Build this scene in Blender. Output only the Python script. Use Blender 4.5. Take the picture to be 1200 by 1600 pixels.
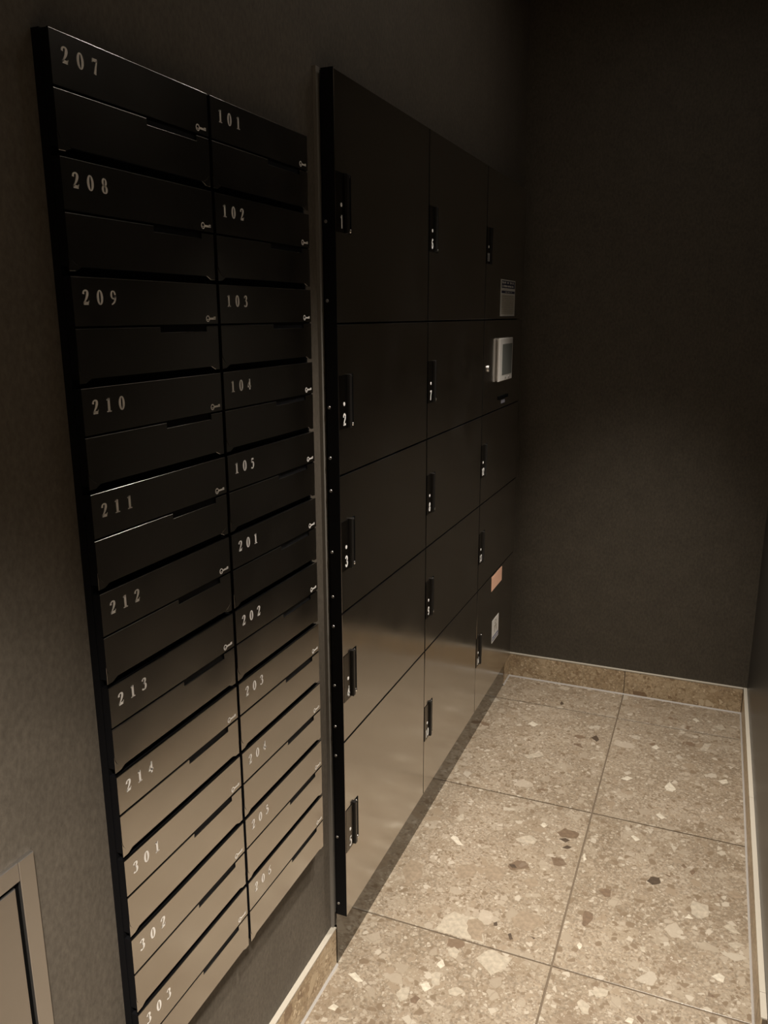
import bpy, bmesh, math, random
from mathutils import Vector, Matrix

# ------------------------------------------------------------------ clear
for o in list(bpy.data.objects):
    bpy.data.objects.remove(o, do_unlink=True)
S = bpy.context.scene
COL = S.collection
random.seed(7)

# ------------------------------------------------------------------ camera
YAW, PITCH, ROLL, FPX = 0.3889, -0.2396, -0.0030, 1261.2
CAM = Vector((0.6711, -0.7029, 1.3811))
fwd = Vector((-math.sin(YAW) * math.cos(PITCH), math.cos(YAW) * math.cos(PITCH), math.sin(PITCH)))
right = Vector((math.cos(YAW), math.sin(YAW), 0))
up = right.cross(fwd)
r2 = right * math.cos(ROLL) + up * math.sin(ROLL)
u2 = up * math.cos(ROLL) - right * math.sin(ROLL)
cd = bpy.data.cameras.new('camera')
cam = bpy.data.objects.new('camera', cd)
COL.objects.link(cam)
cd.sensor_fit = 'HORIZONTAL'
cd.sensor_width = 36.0
cd.lens = 36.0 * FPX / 1200.0
cd.clip_start = 0.01
m = Matrix((r2, u2, -fwd)).transposed().to_4x4()
m.translation = CAM
cam.matrix_world = m
S.camera = cam

# ------------------------------------------------------------------ world, exposure
W = bpy.data.worlds.new('world')
S.world = W
W.use_nodes = True
W.node_tree.nodes['Background'].inputs[0].default_value = (1.0, 0.9, 0.8, 1)
W.node_tree.nodes['Background'].inputs[1].default_value = 0.0
vs = S.view_settings
vs.view_transform = 'Standard'
vs.look = 'None'
vs.exposure = 0.0
vs.gamma = 1.0
vs.use_curve_mapping = False

# downlights: (x, y, watts, cone degrees, blend, lean towards x on the floor, label); fixtures are built with their lamps near the end
DOWNLIGHTS = [(0.54, 1.55, 225.0, 56.0, 1.0, 0.42, 'round recessed ceiling downlight nearest the back wall'),
              (0.56, 1.12, 120.0, 54.0, 0.9, 0.15, 'added round ceiling downlight brightening the middle of the lockers'),  # extra lamp, added to brighten the numbers on the middle locker doors
              (0.58, 0.60, 140.0, 44.0, 0.9, 0.16, 'round recessed ceiling downlight over the mailbox end'),
              (0.83, -1.00, 480.0, 92.0, 0.5, 0.83, 'round recessed ceiling downlight behind the viewer')]
LENS_GLOW = 44.0
LAMP_COLOR = (1.0, 0.905, 0.785)

# ------------------------------------------------------------------ dimensions
RW, RD, CEIL = 0.8625, 2.2106, 2.42          # right wall, back wall, ceiling
YB = -2.2                                    # wall behind the camera
YO, LBX = 0.72, 2.70                         # the right wall ends here; lobby opens to its far wall
BH = 0.0955                                  # baseboard height
BT = 0.011                                   # baseboard thickness
ZT, PH = 1.6629, 0.12                        # mailbox top, pitch
LX = 0.0357                                  # locker door face
LZ = [0.128, 0.5411, 0.8162, 1.0887, 1.366, 1.7818]
LY = [0.6310, 1.1213, 1.6150, 2.1000]

# ------------------------------------------------------------------ mesh helpers
def link(o, parent=None):
    COL.objects.link(o)
    if parent:
        o.parent = parent
    return o

def mesh_obj(name, verts, faces, mat, parent=None, loc=(0, 0, 0)):
    me = bpy.data.meshes.new(name)
    me.from_pydata([tuple(v) for v in verts], [], faces)
    me.update()
    if mat:
        me.materials.append(mat)
    o = bpy.data.objects.new(name, me)
    o.location = loc
    return link(o, parent)

def empty(name, loc, label, cat, group=None):
    o = bpy.data.objects.new(name, None)
    o.empty_display_size = 0.02
    o.location = loc
    o['label'] = label
    o['category'] = cat
    if group:
        o['group'] = group
    return link(o)

class MB:
    """collects boxes, plates and strokes into one mesh"""
    def __init__(s):
        s.v, s.f = [], []
    def add(s, v, f):
        n = len(s.v)
        s.v += [tuple(p) for p in v]
        s.f += [tuple(i + n for i in q) for q in f]
        return s
    def box(s, x0, x1, y0, y1, z0, z1):
        v = [(x0, y0, z0), (x1, y0, z0), (x1, y1, z0), (x0, y1, z0), (x0, y0, z1), (x1, y0, z1), (x1, y1, z1), (x0, y1, z1)]
        return s.add(v, [(0, 3, 2, 1), (4, 5, 6, 7), (0, 1, 5, 4), (1, 2, 6, 5), (2, 3, 7, 6), (3, 0, 4, 7)])
    def bbox(s, x0, x1, y0, y1, z0, z1, b, axis='x'):
        """box with its front (+axis) edges chamfered"""
        if axis == 'x':
            return s.plate([(y0, z0), (y1, z0), (y1, z1), (y0, z1)], x0, x1, b)
        v = []
        for z, i in ((z0, 0), (z1 - b, 0), (z1, b)):
            v += [(x0 + i, y0 + i, z), (x1 - i, y0 + i, z), (x1 - i, y1 - i, z), (x0 + i, y1 - i, z)]
        f = [(0, 3, 2, 1), (8, 9, 10, 11)]
        for r in (0, 4):
            for k in range(4):
                f.append((r + k, r + (k + 1) % 4, r + 4 + (k + 1) % 4, r + 4 + k))
        return s.add(v, f)
    def plate(s, poly, x0, x1, b):
        """polygon in (y,z), counter-clockwise seen from +x, extruded x0..x1 with a chamfered front"""
        n = len(poly)
        ins = []
        for i in range(n):
            a, c, e = Vector(poly[i - 1]), Vector(poly[i]), Vector(poly[(i + 1) % n])
            d1, d2 = (c - a).normalized(), (e - c).normalized()
            n1, n2 = Vector((-d1.y, d1.x)), Vector((-d2.y, d2.x))
            k = n1 + n2
            k = k * (b / max(0.2, k.dot(n1)))
            ins.append(c + k)
        v = [(x0, p[0], p[1]) for p in poly] + [(x1 - b, p[0], p[1]) for p in poly] + [(x1, p.x, p.y) for p in ins]
        f = [tuple(reversed(range(n))), tuple(range(2 * n, 3 * n))]
        for r in (0, n):
            for k in range(n):
                f.append((r + k, r + (k + 1) % n, r + n + (k + 1) % n, r + n + k))
        return s.add(v, f)
    def disc(s, x0, x1, cy, cz, r, seg=14, r1=None, axis='x'):
        r1 = r if r1 is None else r1
        v = []
        for x, rr in ((x0, r), (x1, r1)):
            for k in range(seg):
                a = 2 * math.pi * k / seg
                p = (x, cy + rr * math.cos(a), cz + rr * math.sin(a))
                v.append(p)
        if axis == 'z':
            v = [(p[1], p[2], p[0]) for p in v]
        f = [tuple(reversed(range(seg))), tuple(range(seg, 2 * seg))]
        for k in range(seg):
            f.append((k, (k + 1) % seg, seg + (k + 1) % seg, seg + k))
        return s.add(v, f)
    def build(s, name, mat, parent=None, loc=(0, 0, 0)):
        return mesh_obj(name, s.v, s.f, mat, parent, loc)

def structure(o, name=None):
    o['kind'] = 'structure'
    return o

# ------------------------------------------------------------------ materials
def new_mat(name):
    mt = bpy.data.materials.new(name)
    mt.use_nodes = True
    return mt, mt.node_tree.nodes, mt.node_tree.links, mt.node_tree.nodes['Principled BSDF']

def plain(name, col, rough=0.5, metal=0.0, spec=0.5, emit=None):
    mt, N, L, B = new_mat(name)
    B.inputs['Base Color'].default_value = (*col, 1)
    B.inputs['Roughness'].default_value = rough
    B.inputs['Metallic'].default_value = metal
    B.inputs['Specular IOR Level'].default_value = spec
    if emit:
        B.inputs['Emission Color'].default_value = (*emit[0], 1)
        B.inputs['Emission Strength'].default_value = emit[1]
    return mt

def node(N, t, **k):
    n = N.new(t)
    for a, b in k.items():
        setattr(n, a, b)
    return n

def mixc(N, L, fac, a, b, mode='MIX'):
    n = node(N, 'ShaderNodeMix', data_type='RGBA', blend_type=mode)
    for sock, val in ((n.inputs[0], fac), (n.inputs[6], a), (n.inputs[7], b)):
        if hasattr(val, 'links') or hasattr(val, 'is_linked'):
            L.new(val, sock)
        elif isinstance(val, tuple):
            sock.default_value = (*val, 1) if len(val) == 3 else val
        else:
            sock.default_value = val
    return n.outputs[2]

def math_n(N, L, op, a, b=0.0, c=0.0):
    n = node(N, 'ShaderNodeMath', operation=op)
    for sock, val in zip(n.inputs, (a, b, c)):
        if hasattr(val, 'is_linked'):
            L.new(val, sock)
        else:
            sock.default_value = val
    return n.outputs[0]

def stone_mat(name, tint=(1, 1, 1), rough=0.30):
    """conglomerate stone tile: chips of several sizes in a beige matrix"""
    mt, N, L, B = new_mat(name)
    tc = node(N, 'ShaderNodeTexCoord')
    oi = node(N, 'ShaderNodeObjectInfo')
    geo = node(N, 'ShaderNodeNewGeometry')
    off = node(N, 'ShaderNodeVectorMath', operation='MULTIPLY_ADD')
    cmb = node(N, 'ShaderNodeCombineXYZ')
    L.new(oi.outputs['Random'], cmb.inputs[0])
    L.new(oi.outputs['Random'], cmb.inputs[1])
    L.new(oi.outputs['Random'], cmb.inputs[2])
    L.new(cmb.outputs[0], off.inputs[0])
    off.inputs[1].default_value = (37.0, 53.0, 19.0)
    L.new(tc.outputs['Object'], off.inputs[2])
    P = off.outputs[0]
    # warp for ragged chip outlines
    nz = node(N, 'ShaderNodeTexNoise')
    nz.inputs['Scale'].default_value = 45
    nz.inputs['Detail'].default_value = 3
    L.new(P, nz.inputs['Vector'])
    wv = node(N, 'ShaderNodeVectorMath', operation='MULTIPLY_ADD')
    L.new(nz.outputs['Color'], wv.inputs[0])
    wv.inputs[1].default_value = (0.010, 0.010, 0.010)
    L.new(P, wv.inputs[2])
    PW = wv.outputs[0]
    # base matrix
    n1 = node(N, 'ShaderNodeTexNoise')
    n1.inputs['Scale'].default_value = 5
    n1.inputs['Detail'].default_value = 5
    L.new(P, n1.inputs['Vector'])
    r1 = node(N, 'ShaderNodeValToRGB')
    r1.color_ramp.elements[0].position = 0.35
    r1.color_ramp.elements[0].color = (0.295, 0.238, 0.172, 1)
    r1.color_ramp.elements[1].position = 0.68
    r1.color_ramp.elements[1].color = (0.42, 0.355, 0.272, 1)
    L.new(n1.outputs['Fac'], r1.inputs[0])
    col = r1.outputs[0]
    n2 = node(N, 'ShaderNodeTexNoise')
    n2.inputs['Scale'].default_value = 150
    n2.inputs['Detail'].default_value = 4
    L.new(P, n2.inputs['Vector'])
    mr = node(N, 'ShaderNodeMapRange')
    mr.inputs[1].default_value = 0.3
    mr.inputs[2].default_value = 0.7
    mr.inputs[3].default_value = 0.70
    mr.inputs[4].default_value = 1.25
    L.new(n2.outputs['Fac'], mr.inputs[0])
    g = node(N, 'ShaderNodeCombineColor')
    for i in range(3):
        L.new(mr.outputs[0], g.inputs[i])
    col = mixc(N, L, 1.0, col, g.outputs[0], 'MULTIPLY')

    def chips(col, scale, choose, edge, ramp, soft, strength=1.0, vec=PW):
        v1 = node(N, 'ShaderNodeTexVoronoi', feature='F1')
        v2 = node(N, 'ShaderNodeTexVoronoi', feature='DISTANCE_TO_EDGE')
        for v in (v1, v2):
            v.inputs['Scale'].default_value = scale
            L.new(vec, v.inputs['Vector'])
        sp = node(N, 'ShaderNodeSeparateColor')
        L.new(v1.outputs['Color'], sp.inputs[0])
        # edge threshold varies with the cell so that chips differ in size
        th = math_n(N, L, 'MULTIPLY_ADD', sp.outputs[1], edge, 0.015)
        inside = node(N, 'ShaderNodeMapRange')
        L.new(math_n(N, L, 'SUBTRACT', v2.outputs['Distance'], th), inside.inputs[0])
        inside.inputs[1].default_value = 0.0
        inside.inputs[2].default_value = soft
        pick = math_n(N, L, 'LESS_THAN', sp.outputs[0], choose)
        fac = math_n(N, L, 'MULTIPLY', math_n(N, L, 'MULTIPLY', inside.outputs[0], pick), strength)
        rr = node(N, 'ShaderNodeValToRGB')
        rr.color_ramp.interpolation = 'CONSTANT'
        el = rr.color_ramp.elements
        el[0].position, el[0].color = ramp[0][0], (*ramp[0][1], 1)
        el[1].position, el[1].color = ramp[1][0], (*ramp[1][1], 1)
        for pos, c in ramp[2:]:
            e = el.new(pos)
            e.color = (*c, 1)
        L.new(sp.outputs[2], rr.inputs[0])
        return mixc(N, L, fac, col, rr.outputs[0])
    fine = [(0.0, (0.47, 0.41, 0.325)), (0.35, (0.37, 0.30, 0.22)), (0.58, (0.25, 0.19, 0.13)), (0.74, (0.58, 0.525, 0.435)), (0.86, (0.255, 0.195, 0.135))]
    mid = [(0.0, (0.45, 0.39, 0.305)), (0.32, (0.56, 0.51, 0.42)), (0.46, (0.36, 0.29, 0.21)), (0.72, (0.41, 0.35, 0.27)), (0.93, (0.22, 0.155, 0.105))]
    big = [(0.0, (0.40, 0.335, 0.25)), (0.30, (0.43, 0.37, 0.285)), (0.55, (0.33, 0.265, 0.19)), (0.78, (0.47, 0.41, 0.325)), (0.92, (0.29, 0.225, 0.16))]
    # large chips, tone on tone, with a thin darker outline
    col = chips(col, 11, 0.34, 0.20, big, 0.09, 0.60)
    col = chips(col, 17, 0.30, 0.24, big, 0.05, 0.70)
    col = chips(col, 240, 0.50, 0.15, fine, 0.10, 0.75)
    col = chips(col, 120, 0.46, 0.22, fine, 0.06, 0.92)
    col = chips(col, 64, 0.34, 0.26, fine, 0.04, 0.95)
    col = chips(col, 34, 0.15, 0.28, mid, 0.03, 0.92)
    # cracks between the pebbles
    vc = node(N, 'ShaderNodeTexVoronoi', feature='DISTANCE_TO_EDGE')
    vc.inputs['Scale'].default_value = 26
    L.new(PW, vc.inputs['Vector'])
    nm_ = node(N, 'ShaderNodeTexNoise')
    nm_.inputs['Scale'].default_value = 9
    L.new(P, nm_.inputs['Vector'])
    ck = math_n(N, L, 'MULTIPLY', math_n(N, L, 'LESS_THAN', vc.outputs['Distance'], 0.028), math_n(N, L, 'GREATER_THAN', nm_.outputs['Fac'], 0.53))
    col = mixc(N, L, math_n(N, L, 'MULTIPLY', ck, 0.25), col, (0.19, 0.14, 0.095))
    accent = [(0.0, (0.55, 0.50, 0.415)), (0.50, (0.17, 0.115, 0.075)), (0.78, (0.54, 0.48, 0.39))]
    col = chips(col, 23, 0.03, 0.32, accent, 0.03, 0.8)
    # pale specks of uneven size
    v3 = node(N, 'ShaderNodeTexVoronoi', feature='F1')
    v3.inputs['Scale'].default_value = 95
    L.new(PW, v3.inputs['Vector'])
    sp3 = node(N, 'ShaderNodeSeparateColor')
    L.new(v3.outputs['Color'], sp3.inputs[0])
    f3 = math_n(N, L, 'MULTIPLY', math_n(N, L, 'LESS_THAN', v3.outputs['Distance'], math_n(N, L, 'MULTIPLY', sp3.outputs[1], 0.34)), math_n(N, L, 'LESS_THAN', sp3.outputs[0], 0.10))
    col = mixc(N, L, math_n(N, L, 'MULTIPLY', f3, 0.8), col, (0.63, 0.58, 0.49))
    col = mixc(N, L, 1.0, col, tint, 'MULTIPLY')
    L.new(col, B.inputs['Base Color'])
    B.inputs['Roughness'].default_value = rough
    B.inputs['Specular IOR Level'].default_value = 0.55
    bp = node(N, 'ShaderNodeBump')
    bp.inputs['Strength'].default_value = 0.10
    bp.inputs['Distance'].default_value = 0.002
    L.new(n2.outputs['Fac'], bp.inputs['Height'])
    L.new(bp.outputs[0], B.inputs['Normal'])
    return mt

def wall_mat(name, col, rough=0.65, fibre=True, spec=0.3, contrast=0.35):
    """dark embossed wall sheet with short fibres"""
    mt, N, L, B = new_mat(name)
    tc = node(N, 'ShaderNodeTexCoord')
    mp = node(N, 'ShaderNodeMapping')
    mp.inputs['Scale'].default_value = (1, 0.85, 0.55)
    mp.inputs['Rotation'].default_value = (0.35, 0.0, 0.0)
    L.new(tc.outputs['Object'], mp.inputs[0])
    a = node(N, 'ShaderNodeTexNoise')
    a.inputs['Scale'].default_value = 170
    a.inputs['Detail'].default_value = 5
    a.inputs['Roughness'].default_value = 0.65
    L.new(mp.outputs[0], a.inputs['Vector'])
    b = node(N, 'ShaderNodeTexNoise')
    b.inputs['Scale'].default_value = 14
    b.inputs['Detail'].default_value = 5
    L.new(tc.outputs['Object'], b.inputs['Vector'])
    mr = node(N, 'ShaderNodeMapRange')
    mr.inputs[1].default_value = 0.3
    mr.inputs[2].default_value = 0.75
    mr.inputs[3].default_value = 1 - contrast
    mr.inputs[4].default_value = 1 + contrast
    L.new(a.outputs['Fac'], mr.inputs[0])
    mr2 = node(N, 'ShaderNodeMapRange')
    mr2.inputs[1].default_value = 0.3
    mr2.inputs[2].default_value = 0.7
    mr2.inputs[3].default_value = 0.92
    mr2.inputs[4].default_value = 1.08
    L.new(b.outputs['Fac'], mr2.inputs[0])
    k = math_n(N, L, 'MULTIPLY', mr.outputs[0], mr2.outputs[0])
    g = node(N, 'ShaderNodeCombineColor')
    for i in range(3):
        L.new(k, g.inputs[i])
    L.new(mixc(N, L, 1.0, col, g.outputs[0], 'MULTIPLY'), B.inputs['Base Color'])
    B.inputs['Roughness'].default_value = rough
    B.inputs['Specular IOR Level'].default_value = spec
    bp = node(N, 'ShaderNodeBump')
    bp.inputs['Strength'].default_value = 0.35 if fibre else 0.12
    bp.inputs['Distance'].default_value = 0.0012
    L.new(a.outputs['Fac'], bp.inputs['Height'])
    L.new(bp.outputs[0], B.inputs['Normal'])
    return mt

def door_mat(name, col, rough, vary=0.04):
    """dark polished sheet metal, slightly uneven gloss"""
    mt, N, L, B = new_mat(name)
    tc = node(N, 'ShaderNodeTexCoord')
    a = node(N, 'ShaderNodeTexNoise')
    a.inputs['Scale'].default_value = 9
    a.inputs['Detail'].default_value = 4
    L.new(tc.outputs['Object'], a.inputs['Vector'])
    mr = node(N, 'ShaderNodeMapRange')
    mr.inputs[1].default_value = 0.3
    mr.inputs[2].default_value = 0.7
    mr.inputs[3].default_value = rough - vary
    mr.inputs[4].default_value = rough + vary
    L.new(a.outputs['Fac'], mr.inputs[0])
    L.new(mr.outputs[0], B.inputs['Roughness'])
    B.inputs['Base Color'].default_value = (*col, 1)
    B.inputs['Metallic'].default_value = 1.0
    return mt

M_floor = stone_mat('terrazzo_tile', (0.635, 0.622, 0.612))
M_base = stone_mat('terrazzo_skirting', (1.16, 1.06, 0.91), 0.35)
M_grout = plain('grout_brown', (0.11, 0.082, 0.055), 0.9)
M_caulk = plain('caulk_pale', (0.33, 0.31, 0.29), 0.6)
M_cap = plain('skirting_cut_edge', (0.42, 0.385, 0.325), 0.5)
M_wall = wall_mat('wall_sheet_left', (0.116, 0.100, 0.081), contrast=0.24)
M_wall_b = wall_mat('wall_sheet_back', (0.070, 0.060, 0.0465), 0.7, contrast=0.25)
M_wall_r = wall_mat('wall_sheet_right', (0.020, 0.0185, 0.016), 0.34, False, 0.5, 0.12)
M_ceil = plain('ceiling_paint', (0.40, 0.38, 0.35), 0.8)
M_door = door_mat('mailbox_face_metal', (0.53, 0.51, 0.487), 0.18)
M_lock = door_mat('locker_face_metal', (0.56, 0.54, 0.515), 0.165)
M_plinth = door_mat('plinth_polished', (0.15, 0.14, 0.127), 0.10, 0.02)
M_plate = door_mat('handle_plate_metal', (0.12, 0.11, 0.10), 0.25, 0.02)
M_black = plain('black_shell', (0.004, 0.004, 0.005), 0.55, 0, 0.15)
M_void = plain('black_recess', (0.002, 0.002, 0.002), 0.8, 0, 0.05)
M_ridge = plain('handle_ridge', (0.012, 0.011, 0.010), 0.35, 0, 0.5)
M_print = plain('print_silver_white', (0.97, 0.95, 0.92), 0.38, 0.2)
M_white = plain('print_white', (0.97, 0.96, 0.94), 0.5)
M_chrome = plain('chrome_bit', (0.85, 0.84, 0.82), 0.22, 1.0)
M_steel = plain('satin_steel', (0.57, 0.55, 0.535), 0.40, 1.0)
M_panel = plain('access_door_steel', (0.50, 0.48, 0.465), 0.38, 1.0)
M_bead = plain('edge_bead_metal', (0.20, 0.185, 0.165), 0.45, 0.0)
M_gasket = plain('gasket_black', (0.008, 0.008, 0.009), 0.4)
M_bezel = plain('terminal_bezel', (0.62, 0.60, 0.57), 0.4, 0.0)
M_screen = plain('terminal_screen', (0.16, 0.17, 0.16), 0.18)
M_paper = plain('label_paper', (0.62, 0.60, 0.57), 0.6)
M_paper2 = plain('label_paper_text_area', (0.44, 0.41, 0.35), 0.6)
M_navy = plain('label_navy', (0.02, 0.022, 0.06), 0.5)
M_inkgrey = plain('label_ink', (0.22, 0.20, 0.17), 0.6)
M_pink = plain('label_salmon', (0.80, 0.47, 0.33), 0.6)

# ------------------------------------------------------------------ the setting
# floor: grout bed with separate stone tiles
floor = structure(MB().box(-0.08, LBX + 0.08, YB - 0.08, RD + 0.08, -0.06, -0.0022).build('floor', M_grout))
XT = 0.4473
ys = [YB + 0.002, -1.6, -1.0, -0.4, 0.2, 0.8, 1.4, 2.0, RD - 0.001]
G = 0.0021
TILES = []
for i in range(len(ys) - 1):
    lobby = ys[i] < 0.5
    for a, b in ((0.0015, XT), (XT, XT + 0.6), (XT + 0.6, XT + 1.2), (XT + 1.2, XT + 1.8), (XT + 1.8, LBX - 0.001)) if lobby else ((0.0015, XT), (XT, RW - 0.0015)):
        x0 = a + (G if a >= XT else 0)
        x1 = b - (G if b < LBX - 0.01 and b != RW - 0.0015 else 0)
        y0, y1 = ys[i] + G, ys[i + 1] - G
        if lobby and ys[i + 1] > YO and a > XT:
            y1 = YO - 0.001
        t = MB().bbox(0, x1 - x0, 0, y1 - y0, -0.009, 0.0, 0.0006, 'z').build('tile', M_floor, floor, (x0, y0, 0))
        TILES.append((t, x0, x1, y0, y1))

# larger inlaid chips of the stone: cream, tone-on-tone, soft brown, brown, dark
CHIPS = [
    ('T', [(0.23, 0.804), (0.265, 0.805), (0.293, 0.806), (0.277, 0.87), (0.258, 0.881), (0.229, 0.873), (0.201, 0.879), (0.186, 0.859), (0.183, 0.829), (0.173, 0.803)]),
    ('S', [(0.246, 0.832), (0.263, 0.809), (0.29, 0.811), (0.276, 0.866), (0.259, 0.878), (0.239, 0.866)]),
    ('T', [(0.331, 0.726), (0.356, 0.755), (0.362, 0.79), (0.308, 0.793), (0.288, 0.76)]),
    ('C', [(0.225, 0.702), (0.231, 0.714), (0.219, 0.729), (0.213, 0.71)]),
    ('T', [(0.225, 0.652), (0.237, 0.66), (0.229, 0.691), (0.217, 0.689), (0.211, 0.678)]),
    ('T', [(0.175, 0.588), (0.186, 0.601), (0.18, 0.631), (0.164, 0.622), (0.161, 0.6)]),
    ('B', [(0.197, 0.594), (0.207, 0.596), (0.211, 0.611), (0.2, 0.616), (0.192, 0.603)]),
    ('C', [(0.213, 0.631), (0.223, 0.643), (0.214, 0.657), (0.199, 0.645)]),
    ('T', [(0.263, 0.644), (0.279, 0.645), (0.29, 0.664), (0.272, 0.668), (0.258, 0.654)]),
    ('C', [(0.075, 0.601), (0.083, 0.607), (0.057, 0.623), (0.044, 0.613)]),
    ('C', [(0.06, 0.516), (0.062, 0.528), (0.05, 0.532), (0.043, 0.517)]),
    ('S', [(0.154, 0.835), (0.157, 0.855), (0.141, 0.866), (0.135, 0.846)]),
    ('S', [(0.344, 0.886), (0.375, 0.881), (0.404, 0.91), (0.392, 0.943), (0.347, 0.94), (0.331, 0.907)]),
    ('D', [(0.3, 0.869), (0.307, 0.871), (0.304, 0.885), (0.297, 0.878)]),
    ('D', [(0.345, 0.84), (0.351, 0.845), (0.342, 0.861), (0.336, 0.855)]),
    ('D', [(0.394, 0.862), (0.398, 0.867), (0.382, 0.87)]),
    ('T', [(0.233, 0.744), (0.247, 0.74), (0.249, 0.764), (0.234, 0.773), (0.223, 0.76)]),
    ('C', [(0.136, 1.12), (0.15, 1.124), (0.126, 1.151), (0.111, 1.157), (0.108, 1.141)]),
    ('T', [(0.11, 1.22), (0.117, 1.234), (0.109, 1.26), (0.095, 1.235)]),
    ('S', [(0.182, 0.994), (0.207, 1.015), (0.212, 1.04), (0.198, 1.064), (0.166, 1.045), (0.155, 1.025)]),
    ('S', [(0.253, 1.015), (0.279, 1.029), (0.278, 1.07), (0.241, 1.079), (0.217, 1.05)]),
    ('S', [(0.351, 1.022), (0.368, 1.043), (0.361, 1.062), (0.342, 1.062), (0.328, 1.042)]),
    ('S', [(0.062, 0.926), (0.089, 0.96), (0.077, 1.009), (0.04, 1.018), (0.032, 0.971)]),
    ('B', [(0.387, 1.258), (0.425, 1.267), (0.429, 1.292), (0.387, 1.3), (0.371, 1.274)]),
    ('D', [(0.402, 1.24), (0.41, 1.252), (0.397, 1.258), (0.381, 1.247)]),
    ('D', [(0.409, 1.212), (0.42, 1.224), (0.407, 1.228), (0.396, 1.214)]),
    ('D', [(0.292, 1.084), (0.303, 1.088), (0.295, 1.099), (0.281, 1.095)]),
    ('C', [(0.334, 1.281), (0.341, 1.295), (0.329, 1.304), (0.322, 1.29)]),
    ('C', [(0.458, 1.179), (0.464, 1.189), (0.456, 1.212), (0.451, 1.2)]),
    ('T', [(0.283, 1.194), (0.323, 1.198), (0.328, 1.221), (0.305, 1.234), (0.271, 1.202)]),
    ('B', [(0.528, 1.064), (0.539, 1.069), (0.538, 1.095), (0.522, 1.094), (0.509, 1.081)]),
    ('B', [(0.489, 0.952), (0.495, 0.944), (0.51, 0.976), (0.508, 0.995), (0.489, 0.999), (0.485, 0.982)]),
    ('D', [(0.63, 1.152), (0.649, 1.167), (0.645, 1.187), (0.625, 1.182), (0.616, 1.161)]),
    ('B', [(0.721, 1.228), (0.728, 1.243), (0.723, 1.254), (0.714, 1.239)]),
    ('B', [(0.701, 1.247), (0.707, 1.253), (0.699, 1.265), (0.693, 1.257)]),
    ('B', [(0.669, 1.198), (0.671, 1.204), (0.653, 1.206)]),
    ('T', [(0.724, 1.082), (0.741, 1.073), (0.761, 1.087), (0.76, 1.127), (0.725, 1.13), (0.721, 1.105)]),
    ('C', [(0.729, 1.067), (0.717, 1.079), (0.708, 1.06)]),
    ('T', [(0.817, 1.053), (0.833, 1.053), (0.808, 1.081), (0.794, 1.065)]),
    ('T', [(0.817, 1.001), (0.84, 1.021), (0.821, 1.027), (0.803, 1.014)]),
    ('C', [(0.783, 0.892), (0.794, 0.891), (0.797, 0.909), (0.786, 0.916), (0.77, 0.9)]),
    ('S', [(0.819, 1.175), (0.846, 1.19), (0.815, 1.204), (0.798, 1.184)]),
    ('C', [(0.575, 1.314), (0.585, 1.326), (0.567, 1.339), (0.561, 1.332)]),
    ('C', [(0.633, 1.442), (0.642, 1.454), (0.626, 1.47), (0.617, 1.459)]),
    ('C', [(0.496, 0.87), (0.5, 0.885), (0.493, 0.892), (0.488, 0.88)]),
    ('T', [(0.626, 0.916), (0.634, 0.915), (0.631, 0.932), (0.619, 0.93)]),
    ('T', [(0.529, 0.7), (0.541, 0.702), (0.538, 0.725), (0.521, 0.735), (0.514, 0.723)]),
    ('B', [(0.643, 0.719), (0.648, 0.729), (0.634, 0.738), (0.631, 0.732)]),
    ('C', [(0.624, 0.711), (0.627, 0.725), (0.616, 0.725), (0.61, 0.713)]),
    ('T', [(0.549, 0.75), (0.567, 0.76), (0.572, 0.78), (0.553, 0.778), (0.536, 0.763)]),
    ('C', [(0.189, 1.831), (0.201, 1.852), (0.177, 1.865), (0.163, 1.841)]),
    ('T', [(0.213, 1.618), (0.259, 1.654), (0.248, 1.676), (0.195, 1.637)]),
    ('C', [(0.637, 1.597), (0.654, 1.596), (0.662, 1.614), (0.643, 1.649), (0.63, 1.616)]),
    ('T', [(0.741, 1.878), (0.759, 1.936), (0.736, 1.931), (0.721, 1.884)]),
    ('C', [(0.792, 1.694), (0.807, 1.711), (0.801, 1.728), (0.778, 1.71)]),
    ('C', [(0.59, 1.83), (0.601, 1.845), (0.588, 1.86), (0.575, 1.838)]),
    ('T', [(0.784, 2.041), (0.801, 2.058), (0.789, 2.089), (0.766, 2.063)]),
    ('C', [(0.522, 1.608), (0.538, 1.626), (0.52, 1.634), (0.502, 1.611)]),
    ('D', [(0.403, 1.808), (0.41, 1.823), (0.397, 1.851), (0.383, 1.831)]),
    ('D', [(0.248, 2.024), (0.255, 2.038), (0.244, 2.056), (0.241, 2.037)]),
    ('C', [(0.707, 2.074), (0.717, 2.084), (0.702, 2.103), (0.693, 2.089)]),
    ('T', [(0.243, 2.149), (0.257, 2.174), (0.226, 2.186), (0.206, 2.158)]),
    ('C', [(0.632, 1.443), (0.64, 1.452), (0.626, 1.471), (0.617, 1.46)]),
]
def chip_mat(name, col):
    mt, N, L, B = new_mat(name)
    tc = node(N, 'ShaderNodeTexCoord')
    nz = node(N, 'ShaderNodeTexNoise')
    nz.inputs['Scale'].default_value = 90
    nz.inputs['Detail'].default_value = 5
    L.new(tc.outputs['Object'], nz.inputs['Vector'])
    mr = node(N, 'ShaderNodeMapRange')
    mr.inputs[1].default_value, mr.inputs[2].default_value = 0.3, 0.7
    mr.inputs[3].default_value, mr.inputs[4].default_value = 0.8, 1.2
    L.new(nz.outputs['Fac'], mr.inputs[0])
    g = node(N, 'ShaderNodeCombineColor')
    for i in range(3):
        L.new(mr.outputs[0], g.inputs[i])
    L.new(mixc(N, L, 1.0, col, g.outputs[0], 'MULTIPLY'), B.inputs['Base Color'])
    B.inputs['Roughness'].default_value = 0.32
    return mt
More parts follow.
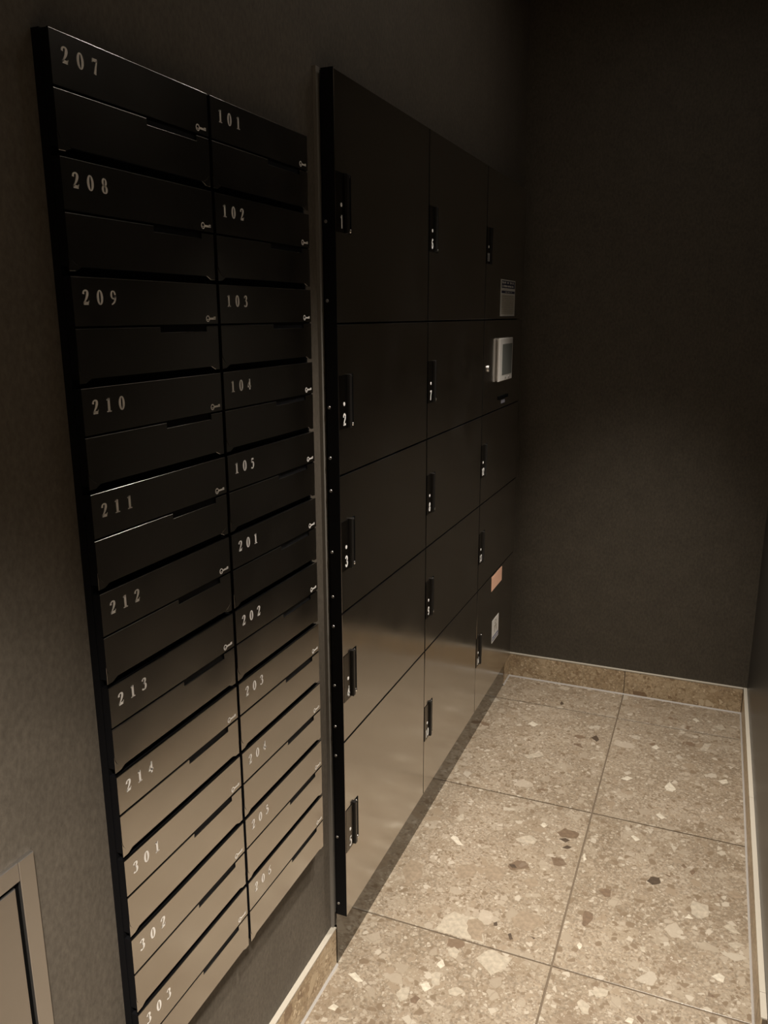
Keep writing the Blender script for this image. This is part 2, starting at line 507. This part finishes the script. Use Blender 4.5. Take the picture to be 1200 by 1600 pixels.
CHIP = {'C': chip_mat('chip_cream', (0.44, 0.40, 0.33)), 'T': chip_mat('chip_beige', (0.325, 0.285, 0.225)), 'S': chip_mat('chip_tan', (0.225, 0.178, 0.128)),
        'B': chip_mat('chip_brown', (0.135, 0.095, 0.064)), 'D': chip_mat('chip_dark', (0.065, 0.047, 0.033))}
rc = random.Random(21)
for ci, (kind, pts) in enumerate(CHIPS):
    cx, cy = sum(p[0] for p in pts) / len(pts), sum(p[1] for p in pts) / len(pts)
    for t, x0, x1, y0, y1 in TILES:
        if x0 < cx < x1 and y0 < cy < y1:
            ring = []
            for i, p in enumerate(pts):
                q = pts[(i + 1) % len(pts)]
                ln = math.hypot(q[0] - p[0], q[1] - p[1])
                ring.append(p)
                for f in (0.36, 0.70):
                    j = 0.07 * ln
                    ring.append((p[0] + (q[0] - p[0]) * f + rc.uniform(-j, j), p[1] + (q[1] - p[1]) * f + rc.uniform(-j, j)))
            ring = [(min(max(a, x0 + 0.003), x1 - 0.003) - cx, min(max(b, y0 + 0.003), y1 - 0.003) - cy) for a, b in ring]
            n = len(ring)
            v = [(a, b, -0.0004) for a, b in ring] + [(a, b, 0.00012 + ci * 0.000006) for a, b in ring]
            mesh_obj('stone_chip', v, [tuple(range(n, 2 * n))] + [(k, (k + 1) % n, n + (k + 1) % n, n + k) for k in range(n)], CHIP[kind], t, (cx - x0, cy - y0, 0))
            break

# left wall with openings for the mailboxes and the lockers
def wall_grid(name, mat, ycuts, zcuts, holes, x0, x1):
    mb = MB()
    for i in range(len(ycuts) - 1):
        for j in range(len(zcuts) - 1):
            yc, zc = (ycuts[i] + ycuts[i + 1]) / 2, (zcuts[j] + zcuts[j + 1]) / 2
            if any(h[0] < yc < h[1] and h[2] < zc < h[3] for h in holes):
                continue
            mb.box(x0, x1, ycuts[i], ycuts[i + 1], zcuts[j], zcuts[j + 1])
    return structure(mb.build(name, mat))

MZ0 = ZT - 11 * PH
wall_left = wall_grid('wall_left', M_wall, [YB, 0.0, 0.5583, 0.6520, 2.103, RD], [0, MZ0, ZT, 1.7860, CEIL],
                      [(0.0, 0.5583, MZ0, ZT), (0.6520, 2.103, 0, 1.7860)], -0.10, 0.0)
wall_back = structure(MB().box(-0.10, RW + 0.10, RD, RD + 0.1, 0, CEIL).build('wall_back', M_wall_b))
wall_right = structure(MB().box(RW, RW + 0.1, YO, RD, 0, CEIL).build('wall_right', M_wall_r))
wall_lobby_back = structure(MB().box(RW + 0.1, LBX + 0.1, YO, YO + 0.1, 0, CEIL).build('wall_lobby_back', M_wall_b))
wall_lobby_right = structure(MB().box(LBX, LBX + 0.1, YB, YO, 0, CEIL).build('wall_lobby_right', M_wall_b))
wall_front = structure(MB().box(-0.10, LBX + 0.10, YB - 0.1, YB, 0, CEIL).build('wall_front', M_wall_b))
ceiling = structure(MB().box(-0.10, LBX + 0.10, YB - 0.1, RD + 0.1, CEIL, CEIL + 0.06).build('ceiling', M_ceil))

# skirting: stone pieces with a pale cut top edge and a caulk line along the floor
def skirting(name, axis, pieces, fixed, sign):
    """axis 'y': runs along y at x=fixed growing towards sign; axis 'x': runs along x at y=fixed"""
    lo = min(p[0] for p in pieces)
    hi = max(p[1] for p in pieces)
    def bx(mb, u0, u1, d0, d1, z0, z1):
        a, b = sorted((fixed + sign * d0, fixed + sign * d1))
        return mb.box(a, b, u0, u1, z0, z1) if axis == 'y' else mb.box(u0, u1, a, b, z0, z1)
    root = structure(bx(MB(), lo, hi, 0.0004, BT - 0.002, 0.002, BH - 0.004).build(name, M_grout))
    for u0, u1 in pieces:
        bx(MB(), u0 + 0.0014, u1 - 0.0014, 0.0006, BT, 0.001, BH - 0.003).build('tile', M_base, root)
        bx(MB(), u0 + 0.0004, u1 - 0.0004, 0.0004, BT + 0.0006, BH - 0.003, BH).build('cut_edge', M_cap, root)
    # caulk: small triangular fillet
    a0 = fixed + sign * BT
    a1 = fixed + sign * (BT + 0.0045)
    if axis == 'y':
        v = [(a0, lo, 0), (a1, lo, 0), (a0, lo, 0.004), (a0, hi, 0), (a1, hi, 0), (a0, hi, 0.004)]
    else:
        v = [(lo, a0, 0), (lo, a1, 0), (lo, a0, 0.004), (hi, a0, 0), (hi, a1, 0), (hi, a0, 0.004)]
    mesh_obj('caulk_line', v, [(0, 1, 2), (5, 4, 3), (0, 3, 4, 1), (1, 4, 5, 2), (2, 5, 3, 0)], M_caulk, root)
    return root

skirting('baseboard_left', 'y', [(YB, -1.17), (-1.17, -0.57), (-0.57, 0.03), (0.03, 0.6285)], 0.0, 1)
skirting('baseboard_corner', 'y', [(2.105, RD - BT - 0.001)], 0.0, 1)
skirting('baseboard_back', 'x', [(0.0, XT), (XT, RW - BT - 0.001)], RD, -1)
skirting('baseboard_right', 'y', [(YO, 0.785), (0.785, 1.49), (1.49, RD)], RW, -1)
skirting('baseboard_front', 'x', [(BT + 0.001, XT), (XT, XT + 0.6), (XT + 0.6, XT + 1.2), (XT + 1.2, XT + 1.8), (XT + 1.8, LBX - 0.001)], YB, 1)
skirting('baseboard_lobby', 'x', [(RW, RW + 0.6), (RW + 0.6, RW + 1.2), (RW + 1.2, LBX)], YO, -1)

# metal bead closing the wall sheet beside the locker niche, and the black joint behind it
bead = structure(MB().box(0.0003, 0.0065, 0.6245, 0.6375, BH + 0.001, 1.7850).build('trim_1', M_bead))
MB().box(-0.03, 0.0012, 0.6522, 0.6585, 0.001, 1.782).build('black_joint', M_gasket, bead)
MB().box(-0.03, 0.0022, 0.6540, 0.6550, 0.001, 1.782).build('joint_lip', M_bead, bead)

# ------------------------------------------------------------------ digits
def stroke(mb, pts, x, closed=False, sub=6, smooth=True):
    """pts: (u, v, width) ; ribbon in the y-z plane at x"""
    P = []
    n = len(pts)
    if smooth and n > 2:
        rng = n if closed else n - 1
        for i in range(rng):
            p0 = pts[(i - 1) % n] if (closed or i > 0) else pts[0]
            p1, p2 = pts[i], pts[(i + 1) % n]
            p3 = pts[(i + 2) % n] if (closed or i + 2 < n) else pts[-1]
            for s in range(sub):
                t = s / sub
                P.append(tuple(0.5 * ((2 * b) + (-a + c) * t + (2 * a - 5 * b + 4 * c - d) * t * t + (-a + 3 * b - 3 * c + d) * t ** 3)
                               for a, b, c, d in zip(p0, p1, p2, p3)))
        if not closed:
            P.append(pts[-1])
    else:
        P = list(pts)
    m_ = len(P)
    v = []
    for i in range(m_):
        a = P[(i - 1) % m_] if (closed or i > 0) else P[i]
        b = P[(i + 1) % m_] if (closed or i < m_ - 1) else P[i]
        d = Vector((b[0] - a[0], b[1] - a[1]))
        d = d.normalized() if d.length > 1e-9 else Vector((1, 0))
        nx, ny, w = -d.y, d.x, P[i][2] / 2
        v += [(x, P[i][0] + nx * w, P[i][1] + ny * w), (x, P[i][0] - nx * w, P[i][1] - ny * w)]
    f = []
    for i in range(m_ if closed else m_ - 1):
        j = (i + 1) % m_
        f.append((2 * i + 1, 2 * j + 1, 2 * j, 2 * i))
    mb.add(v, f)

def ell(cx, cy, rx, ry, thick, thin, n=16, a0=0.0):
    return [(cx + rx * math.cos(a0 + 2 * math.pi * k / n), cy + ry * math.sin(a0 + 2 * math.pi * k / n),
             thin + (thick - thin) * abs(math.cos(a0 + 2 * math.pi * k / n)) ** 1.3) for k in range(n)]

SERIF = {
    '0': [(ell(.31, .5, .205, .465, .19, .07), True, True)],
    '1': [([(.31, .02, .19), (.31, .98, .19)], False, False), ([(.08, .03, .06), (.56, .03, .06)], False, False),
          ([(.10, .86, .06), (.22, .90, .09), (.34, .965, .07)], False, False)],
    '2': [([(.09, .70, .16), (.13, .86, .12), (.30, .955, .08), (.46, .87, .16), (.47, .70, .19), (.36, .45, .15), (.20, .24, .09), (.06, .08, .07)], False, True),
          ([(.05, .085, .17), (.53, .085, .17)], False, False), ([(.50, .06, .05), (.585, .27, .04)], False, False)],
    '3': [([(.10, .78, .14), (.16, .90, .10), (.31, .96, .08), (.45, .87, .16), (.45, .72, .17), (.36, .60, .10), (.22, .54, .06)], False, True),
          ([(.22, .545, .06), (.40, .50, .12), (.485, .32, .19), (.43, .11, .15), (.28, .035, .08), (.12, .07, .12), (.08, .15, .14)], False, True)],
    '4': [([(.40, .0, .17), (.40, .98, .17)], False, False), ([(.42, .95, .06), (.05, .32, .06)], False, False),
          ([(.03, .29, .12), (.60, .29, .12)], False, False)],
    '5': [([(.17, .91, .14), (.52, .91, .14)], False, False), ([(.17, .95, .06), (.13, .56, .06)], False, False),
          ([(.13, .58, .08), (.30, .62, .12), (.46, .50, .18), (.47, .28, .19), (.38, .08, .13), (.22, .03, .09), (.09, .10, .15)], False, True)],
    '6': [(ell(.32, .29, .20, .265, .14, .06), True, True), ([(.12, .30, .15), (.13, .55, .15), (.25, .80, .11), (.52, .965, .06)], False, True)],
    '7': [([(.09, .90, .17), (.54, .90, .17)], False, False), ([(.07, .74, .05), (.10, .96, .05)], False, False),
          ([(.52, .90, .08), (.38, .50, .13), (.27, .02, .19)], False, True)],
    '8': [(ell(.31, .735, .155, .225, .16, .07), True, True), (ell(.31, .265, .19, .235, .18, .07), True, True)],
    '9': [(ell(.30, .70, .20, .265, .14, .06), True, True), ([(.50, .70, .15), (.49, .44, .15), (.37, .19, .11), (.10, .03, .06)], False, True)],
}
w_ = .17
SANS = {
    '0': [(ell(.3, .5, .20, .42, w_, w_), True, True)],
    '1': [([(.33, .0, w_), (.33, 1.0, w_)], False, False), ([(.12, .78, .13), (.33, .93, .13)], False, False)],
    '2': [([(.10, .66, w_), (.13, .83, w_), (.30, .92, w_), (.48, .80, w_), (.46, .58, w_), (.26, .30, w_), (.12, .08, w_)], False, True), ([(.04, .08, w_), (.56, .08, w_)], False, False)],
    '3': [([(.10, .75, w_), (.18, .90, w_), (.32, .92, w_), (.48, .80, w_), (.44, .60, w_), (.26, .52, w_)], False, True),
          ([(.26, .53, w_), (.46, .45, w_), (.50, .25, w_), (.35, .08, w_), (.18, .09, w_), (.09, .25, w_)], False, True)],
    '4': [([(.41, .0, w_), (.41, 1.0, w_)], False, False), ([(.42, .93, .14), (.09, .30, .14)], False, False), ([(.02, .27, w_), (.62, .27, w_)], False, False)],
    '5': [([(.16, .92, w_), (.52, .92, w_)], False, False), ([(.19, .92, .14), (.14, .50, .14)], False, False),
          ([(.13, .52, .14), (.30, .61, w_), (.49, .46, w_), (.48, .22, w_), (.32, .08, w_), (.15, .11, w_), (.09, .22, w_)], False, True)],
    '6': [(ell(.31, .30, .19, .22, w_, w_), True, True), ([(.12, .32, w_), (.15, .68, w_), (.30, .91, w_), (.50, .80, w_)], False, True)],
    '7': [([(.05, .92, w_), (.56, .92, w_)], False, False), ([(.49, .90, w_), (.32, .5, w_), (.24, .0, w_)], False, True)],
    '8': [(ell(.31, .73, .16, .185, w_, w_), True, True), (ell(.31, .28, .20, .21, w_, w_), True, True)],
    '9': [(ell(.31, .70, .19, .22, w_, w_), True, True), ([(.50, .68, w_), (.47, .32, w_), (.32, .09, w_), (.12, .20, w_)], False, True)],
}

def number_mesh(text, font, x, y0, z0, hgt, pitch, wide=1.0, bold=1.0):
    mb = MB()
    for i, ch in enumerate(text):
        for pts, closed, smooth in font[ch]:
            stroke(mb, [(y0 + i * pitch + p[0] * hgt * wide, z0 + p[1] * hgt, p[2] * hgt * (0.5 + 0.5 * wide) * bold) for p in pts], x, closed, 5, smooth)
    return mb

# ------------------------------------------------------------------ mailboxes
BW = 0.2745                                   # face width
Z = lambda w: PH - w                          # w: distance below the box's top edge
def arc(cy, cz, r, a0, a1, n=6):
    return [(cy + r * math.cos(math.radians(a0 + (a1 - a0) * k / n)), cz + r * math.sin(math.radians(a0 + (a1 - a0) * k / n))) for k in range(n + 1)]

def plate2(mb, poly, inset, x0, x1, b):
    """plate whose front outline is given point by point, so that only some edges are rounded off"""
    n = len(poly)
    rings = [(x0, 0.0), (x1 - b, 0.0)] + [(x1 - b + b * math.sin(t), 1 - math.cos(t)) for t in (math.pi / 6, math.pi / 3, math.pi / 2)]
    v = []
    for x, k in rings:
        v += [(x, p[0] + (q[0] - p[0]) * k, p[1] + (q[1] - p[1]) * k) for p, q in zip(poly, inset)]
    m_ = (len(rings) - 1) * n
    f = [tuple(reversed(range(n))), tuple(range(m_, m_ + n))]
    for r in range(0, m_, n):
        for k in range(n):
            f.append((r + k, r + (k + 1) % n, r + n + (k + 1) % n, r + n + k))
    return mb.add(v, f)

def mailbox_meshes():
    body = MB().box(-0.095, 0.0105, -0.0008, BW + 0.0042, 0.0, PH)
    body.box(0.0105, 0.0196, 0.0004, BW - 0.0004, Z(.1100), Z(.0010))
    fp = [(0, Z(.0530)), (BW, Z(.0530)), (BW, Z(.0005)), (0, Z(.0005))]
    flap = plate2(MB(), fp, [fp[0], fp[1], (BW, Z(.0016)), (0, Z(.0016))], 0.0197, 0.0220, 0.0010)
    # lower door: notch along the right half of the top edge, rounded bottom corners
    zb, r, c = Z(.1105), 0.019, 0.0011
    lo, ro = arc(r, zb + r, r, 180, 270), arc(BW - r, zb + r, r, 270, 360)
    top = [(BW, Z(.0556)), (.2465, Z(.0556)), (.2465, Z(.0625)), (.1465, Z(.0625)), (.1465, Z(.0556)), (0, Z(.0556))]
    roi = [(BW - r + (y - BW + r) * (r - c) / r, zb + r + (z - zb - r) * (r - c) / r) for y, z in ro]
    roi[0] = ro[0]
    tin = [(y, z - c) for y, z in top]
    tin[0] = (BW - c, top[0][1] - c)
    door = plate2(MB(), lo + ro + top, lo + roi + tin, 0.0197, 0.0220, c)
    back = MB().plate([(0.0002, Z(.1152)), (.010, Z(.1150)), (.021, Z(.1100)), (BW - .021, Z(.1100)), (BW - .010, Z(.1150)), (BW - .0002, Z(.1152)),
                       (BW - .0002, Z(.092)), (.0002, Z(.092))], 0.0197, 0.0214, 0.0002)
    # key symbol printed on the flap
    key = MB()
    kx = 0.0222
    cy, cz = .2505, Z(.0462)
    stroke(key, [(cy + .0036 * math.cos(2 * math.pi * k / 14), cz + .0036 * math.sin(2 * math.pi * k / 14), .0016) for k in range(14)], kx, True, 1, False)
    stroke(key, [(cy - .0030, cz - .0010, .0010), (cy + .0030, cz - .0010, .0010)], kx, False, 1, False)
    stroke(key, [(cy + .0042, cz, .0026), (.2688, cz, .0026)], kx, False, 1, False)
    stroke(key, [(.2645, cz + .0010, .0030), (.2688, cz + .0010, .0030)], kx, False, 1, False)
    return body, flap, door, back, key

proto = mailbox_meshes()
meshes = {}
for nm, mb, mt in zip(('body', 'flap', 'door', 'corner_plate', 'key_symbol'), proto, (M_black, M_door, M_door, M_door, M_print)):
    me = bpy.data.meshes.new(nm)
    me.from_pydata(mb.v, [], mb.f)
    me.materials.append(mt)
    if nm in ('flap', 'door', 'corner_plate'):             # the cut edges of the sheets are black
        me.materials.append(M_black)
        me.update()
        for pl_ in me.polygons:
            if abs(pl_.normal.x) < 0.2 and pl_.normal.z < 0.5:
                pl_.material_index = 1
    me.update()
    meshes[nm] = me

def inst(nm, parent):
    o = bpy.data.objects.new(nm, meshes[nm])
    COL.objects.link(o)
    o.parent = parent
    return o

ORD = ['topmost', 'second from top', 'third from top', 'fourth from top', 'fifth from top', 'sixth from top', 'fifth from bottom',
       'fourth from bottom', 'third from bottom', 'second from bottom', 'lowest']
COLS = [['207', '208', '209', '210', '211', '212', '213', '214', '301', '302', '303'],
        ['101', '102', '103', '104', '105', '201', '202', '203', '204', '205', '206']]
for c, (names_, ybase) in enumerate(zip(COLS, (0.0008, 0.2824))):
    for k, num in enumerate(names_):
        side = 'left' if c == 0 else 'right'
        box = empty('mailbox', (0, ybase, ZT - (k + 1) * PH), f'black metal mailbox numbered {num}, {ORD[k]} in the {side} column', 'mailbox',
                    'numbered mailboxes set into the wall')
        inst('body', box)
        flap = inst('flap', box)
        door = inst('door', box)
        inst('corner_plate', door)
        number_mesh(num, SERIF, 0.0222, 0.0150 + 0.003 * c, Z(.0300), 0.0160, 0.0222, 1.0, 1.22).build('number', M_print, flap)['label'] = f'white serif number {num}'
        inst('key_symbol', flap)['label'] = 'white key symbol'

# ------------------------------------------------------------------ parcel lockers
DG, DGY = 0.0017, 0.0028
def black_edges(o):
    o.data.materials.append(M_black)
    for p_ in o.data.polygons:
        if abs(p_.normal.x) < 0.2:
            p_.material_index = 1

def locker_door(parent, base, y0, y1, z0, z1, num):
    bx_, by, bz = base
    d = MB().bbox(0.0165, LX, y0 + (DGY if y0 > 0.7 else 0.0004), y1 - DGY, z0 + DG, z1 - DG, 0.0009)
    d.v = [(a - bx_, b - by, c - bz) for a, b, c in d.v]
    door = d.build('door', M_lock, parent)
    black_edges(door)
    zc = (z0 + z1) / 2 - 0.0025
    def sub(mb, nm, mt):
        mb.v = [(a - bx_, b - by, c - bz) for a, b, c in mb.v]
        return mb.build(nm, mt, door)
    sub(MB().bbox(LX + 0.0001, LX + 0.0012, y0 + 0.0022, y0 + 0.0375, zc - 0.0495, zc + 0.0495, 0.0003), 'handle_plate', M_plate)
    sub(MB().bbox(LX + 0.0001, LX + 0.0065, y0 + 0.0378, y0 + 0.0465, zc - 0.0495, zc + 0.0495, 0.0012), 'handle_ridge', M_ridge)
    sub(MB().bbox(LX + 0.0001, LX + 0.0010, y0 + 0.0468, y0 + 0.0640, zc - 0.0495, zc + 0.0495, 0.0003), 'finger_recess', M_void)
    for rr_, zz_, yy_ in ((0.0036, zc - 0.0445, 0.0575), (0.0026, zc + 0.0455, 0.0535)):  # small chrome domes stand in for the glints at the recess ends
        dm = MB()
        for q in range(3):
            a0_, a1_ = q * math.pi / 6.6, (q + 1) * math.pi / 6.6
            dm.disc(LX + 0.0009 + rr_ * math.sin(a0_), LX + 0.0009 + rr_ * math.sin(a1_), y0 + yy_, zz_, rr_ * math.cos(a0_), 12, rr_ * math.cos(a1_))
        sub(dm, 'glint_dome', M_chrome)
    sub(MB().disc(LX + 0.0002, LX + 0.0016, y0 + 0.0215, zc - 0.0035, 0.0036, 14), 'indicator_dot', M_white)
    hgt = 0.0225
    pitch = 0.0125
    wtot = 0.6 * hgt * 0.86 + pitch * (len(num) - 1)
    sub(number_mesh(num, SANS, LX + 0.0016, y0 + 0.0215 - wtot / 2, zc - 0.0430, hgt, pitch, 0.86 if len(num) == 1 else 0.80, 1.12), 'number', M_white)['label'] = f'white number {num}'
    return door

unit_text = ['black parcel locker unit with doors 1 to 5, beside the mailboxes',
             'black parcel locker unit with doors 6 to 10, middle of the three',
             'black parcel locker unit with touch terminal and doors 11 to 14, nearest the back wall']
for u in range(3):
    y0, y1 = LY[u], LY[u + 1]
    base = (0, (y0 + y1) / 2, LZ[0])
    root = empty('parcel_locker', base, unit_text[u], 'locker', 'parcel locker units in a row')
    def part(mb, nm, mt, par=root):
        mb.v = [(a - base[0], b - base[1], c - base[2]) for a, b, c in mb.v]
        return mb.build(nm, mt, par)
    cb = MB().box(-0.09, 0.0118, (y0 + 0.0290) if u == 0 else y0 + 0.0002, y1 - 0.0002, LZ[0], LZ[5])
    cb.box(0.0118, 0.0160, y0 + 0.0002, y1 - 0.0002, LZ[0], LZ[5])
    part(cb, 'carcass', M_black)
    nums = [['5', '4', '3', '2', '1'], ['10', '9', '8', '7', '6'], ['14', '13', '12', None, '11']][u]
    for k in range(5):
        if nums[k]:
            locker_door(root, base, y0, y1, LZ[k], LZ[k + 1], nums[k])
        else:
            pan = part(MB().bbox(0.0165, LX, y0 + DGY, y1 - DGY, LZ[k] + DG, LZ[k + 1] - DG, 0.0009), 'control_panel', M_lock)
            # key cylinder
            part(MB().disc(LX + 0.0001, LX + 0.0040, 1.6675, 1.2245, 0.0100, 20, 0.0090), 'key_cylinder', M_steel, pan)
            part(MB().box(LX + 0.0041, LX + 0.0046, 1.6665, 1.6685, 1.2195, 1.2295), 'key_slot', M_void, pan)
            # card reader slot under the terminal
            part(MB().bbox(LX + 0.0001, LX + 0.0030, 1.800, 1.920, 1.1190, 1.1300, 0.0008), 'reader_slot', M_void, pan)
            part(MB().box(LX + 0.0001, LX + 0.0008, 1.838, 1.885, 1.1045, 1.1165), 'reader_label', plain('reader_label', (0.22, 0.22, 0.26), 0.5), pan)
    if u == 0:
        side = part(MB().box(0.0121, LX - 0.0004, y0 - 0.0003, y0 + 0.0012, LZ[0], LZ[5]), 'side_panel', M_black)
        for zz in (1.539, 1.4056, 1.216, 1.122, 1.060, 0.940, 0.850, 0.7885, 0.663, 0.573, 0.5077, 0.318, 0.156):
            s = MB()
            s.disc(-0.0014, 0.0, 0.0, 0.0, 0.0024, 10, 0.0030)
            s.v = [(0.0168 + b, y0 - 0.0003 + a, zz + c) for a, b, c in s.v]
            s.f = [tuple(reversed(q)) if False else q for q in s.f]
            part(s, 'screw', M_steel, side)

# touch terminal
tx = LX + 0.0002
ty0, ty1, tz0, tz1 = 1.7635, 1.9300, 1.1782, 1.3095
term = empty('touch_terminal', (tx, (ty0 + ty1) / 2, tz0), 'silver framed touch terminal with grey screen on the locker control panel', 'terminal')
def tp(mb, nm, mt, par=term):
    mb.v = [(a - tx, b - (ty0 + ty1) / 2, c - tz0) for a, b, c in mb.v]
    return mb.build(nm, mt, par)
tp(MB().box(tx, tx + 0.0038, ty0 + 0.006, ty1 - 0.006, tz0 + 0.003, tz1 - 0.003), 'housing', M_bezel)
bz = tp(MB().bbox(tx + 0.0040, tx + 0.0100, ty0, ty1, tz0, tz1, 0.0018), 'bezel', M_bezel)
tp(MB().bbox(tx + 0.0101, tx + 0.0107, 1.796, 1.921, 1.1965, 1.2915, 0.0003), 'screen', M_screen, bz)
for yy in (1.840, 1.883):
    tp(MB().disc(tx + 0.0101, tx + 0.0110, yy, 1.1870, 0.0040, 14), 'button', M_chrome, bz)

# ------------------------------------------------------------------ stickers
def sticker(name, y0, y1, z0, z1, mat, label):
    o = MB().box(LX + 0.0002, LX + 0.0006, y0, y1, z0, z1).build(name, mat)
    o['label'] = label
    o['category'] = 'sticker'
    return o

def print_rows(parent, rows, mat, x, seed, dens=0.78):
    """rows: (y0, y1, z, height) of small marks too blurred to read"""
    rnd = random.Random(seed)
    mb = MB()
    for y0, y1, z, h in rows:
        y = y0
        while y < y1:
            w = h * rnd.uniform(0.5, 1.1)
            if rnd.random() < dens:
                mb.box(x, x + 0.00015, y, min(y1, y + w * 0.82), z - h / 2 * rnd.uniform(0.6, 1), z + h / 2 * rnd.uniform(0.6, 1))
            y += w
    return mb.build('blurred_text', mat, parent)

nt = sticker('notice_sticker', 1.791, 1.9755, 1.3760, 1.4855, M_paper, 'tall white instruction sticker with navy heading bands above the touch terminal')
hx = LX + 0.0008
hd = MB().box(LX + 0.0006, hx, 1.799, 1.969, 1.4605, 1.4825).build('heading_band', M_navy, nt)
print_rows(hd, [(1.804, 1.950, 1.4768, 0.0068), (1.804, 1.964, 1.4665, 0.0065)], M_paper, hx + 0.0001, 3)
h2 = MB().box(LX + 0.0006, hx, 1.799, 1.969, 1.4450, 1.4525).build('heading_band', M_navy, nt)
print_rows(h2, [(1.836, 1.930, 1.4488, 0.0038)], M_paper, hx + 0.0001, 5, 0.6)
ta = MB().box(LX + 0.0006, hx, 1.801, 1.966, 1.3815, 1.4405).build('text_area', M_paper2, nt)
print_rows(ta, [(1.806, 1.962, 1.436 - 0.0066 * i, 0.0026) for i in range(8)], M_inkgrey, hx + 0.0001, 9, 0.32)

pk = sticker('salmon_sticker', 1.787, 1.9235, 0.4845, 0.5345, M_pink, 'small salmon pink rectangular sticker on the dark locker door 14')
print_rows(pk, [(1.800, 1.912, 0.523 - 0.011 * i, 0.0040) for i in range(3)], plain('salmon_print', (0.72, 0.44, 0.33), 0.6), LX + 0.0007, 4, 0.5)

wk = sticker('warning_sticker', 1.810, 1.8975, 0.2905, 0.3720, M_paper, 'small white pictogram sticker with blue strip, below the salmon sticker')
bs = MB().box(LX + 0.0006, hx, 1.8145, 1.893, 0.2955, 0.3105).build('blue_strip', plain('label_blue', (0.05, 0.06, 0.16), 0.5), wk)
print_rows(bs, [(1.818, 1.890, 0.3030, 0.0055)], M_paper, hx + 0.0001, 12, 0.7)
pg = MB()
stroke(pg, ell(1.855, 0.3560, 0.010, 0.0065, 0.004, 0.004, 12), hx, True, 1, False)
stroke(pg, [(1.838, 0.3420, 0.006), (1.872, 0.3420, 0.006)], hx, False, 1, False)
stroke(pg, [(1.846, 0.3390, 0.008), (1.842, 0.3220, 0.008)], hx, False, 1, False)
stroke(pg, [(1.864, 0.3390, 0.008), (1.870, 0.3220, 0.008)], hx, False, 1, False)
pg.build('pictogram', plain('pictogram_grey', (0.30, 0.27, 0.22), 0.6), wk)

# ------------------------------------------------------------------ locker plinth
pl = MB().box(0.0026, 0.0112, LY[0] + 0.0005, 2.1020, 0.0005, LZ[0] - 0.0005).build('locker_plinth', M_plinth)
pl['label'] = 'polished dark kick plinth under the parcel lockers, mirroring the floor'
pl['category'] = 'plinth'

# ------------------------------------------------------------------ access panel, lower left
ax0, ax1 = -0.420, -0.1205
az0, az1 = 0.360, 0.7970
ap = empty('access_panel', (0, (ax0 + ax1) / 2, az0), 'grey metal hatch in a flat frame on the left wall', 'hatch')
def app(mb, nm, mt, par=ap):
    mb.v = [(a, b - (ax0 + ax1) / 2, c - az0) for a, b, c in mb.v]
    return mb.build(nm, mt, par)
FW, FX = 0.0235, 0.0055
app(MB().bbox(0.0002, FX, ax1 - 0.0215, ax1, az0, az1, 0.0007), 'frame_stile', M_steel)
app(MB().bbox(0.0002, FX, ax0, ax0 + 0.0215, az0, az1, 0.0007), 'frame_stile', M_steel)
app(MB().bbox(0.0002, FX - 0.0004, ax0 + 0.0217, ax1 - 0.0217, az1 - FW, az1, 0.0007), 'frame_rail', M_steel)
app(MB().bbox(0.0002, FX - 0.0004, ax0 + 0.0217, ax1 - 0.0217, az0, az0 + FW, 0.0007), 'frame_rail', M_steel)
app(MB().box(0.0002, 0.0008, ax0 + 0.0217, ax1 - 0.0217, az0 + FW, az1 - FW), 'dark_gap', M_void)
app(MB().bbox(0.0010, 0.0045, ax0 + 0.0290, ax1 - 0.0290, az0 + FW + 0.007, az1 - FW - 0.005, 0.0006), 'hatch_door', M_panel)

# ------------------------------------------------------------------ ceiling downlights with their lamps
for i, (lx, ly, watts, cone, blend, lean, text) in enumerate(DOWNLIGHTS):
    dl = empty('downlight', (lx, ly, CEIL), text, 'downlight', 'ceiling downlights')
    ring = MB()
    seg = 28
    v = []
    for r, z in ((0.046, -0.0005), (0.046, -0.006), (0.038, -0.006), (0.036, -0.0005)):
        v += [(r * math.cos(2 * math.pi * k / seg), r * math.sin(2 * math.pi * k / seg), z) for k in range(seg)]
    f = []
    for q in range(3):
        for k in range(seg):
            f.append((q * seg + k, q * seg + (k + 1) % seg, (q + 1) * seg + (k + 1) % seg, (q + 1) * seg + k))
    ring.add(v, f)
    ring.build('ring', plain('downlight_ring', (0.03, 0.03, 0.03), 0.5), dl)
    MB().disc(-0.0018, -0.0006, 0, 0, 0.0355, 28, axis='z').build('lens', plain('downlight_lens', (0.8, 0.8, 0.8), 0.4, emit=(LAMP_COLOR, LENS_GLOW)), dl)
    ld = bpy.data.lights.new('downlight_lamp', 'SPOT')
    ld.energy = watts
    ld.color = LAMP_COLOR
    ld.spot_size = math.radians(cone)
    ld.spot_blend = blend
    ld.shadow_soft_size = 0.10 if ly < 0 else 0.035
    lo = bpy.data.objects.new('downlight_lamp', ld)
    lo.location = (0, 0, -0.045)
    lo.rotation_euler = (0, math.atan2(lx - lean, CEIL), 0)
    lo.parent = dl
    COL.objects.link(lo)
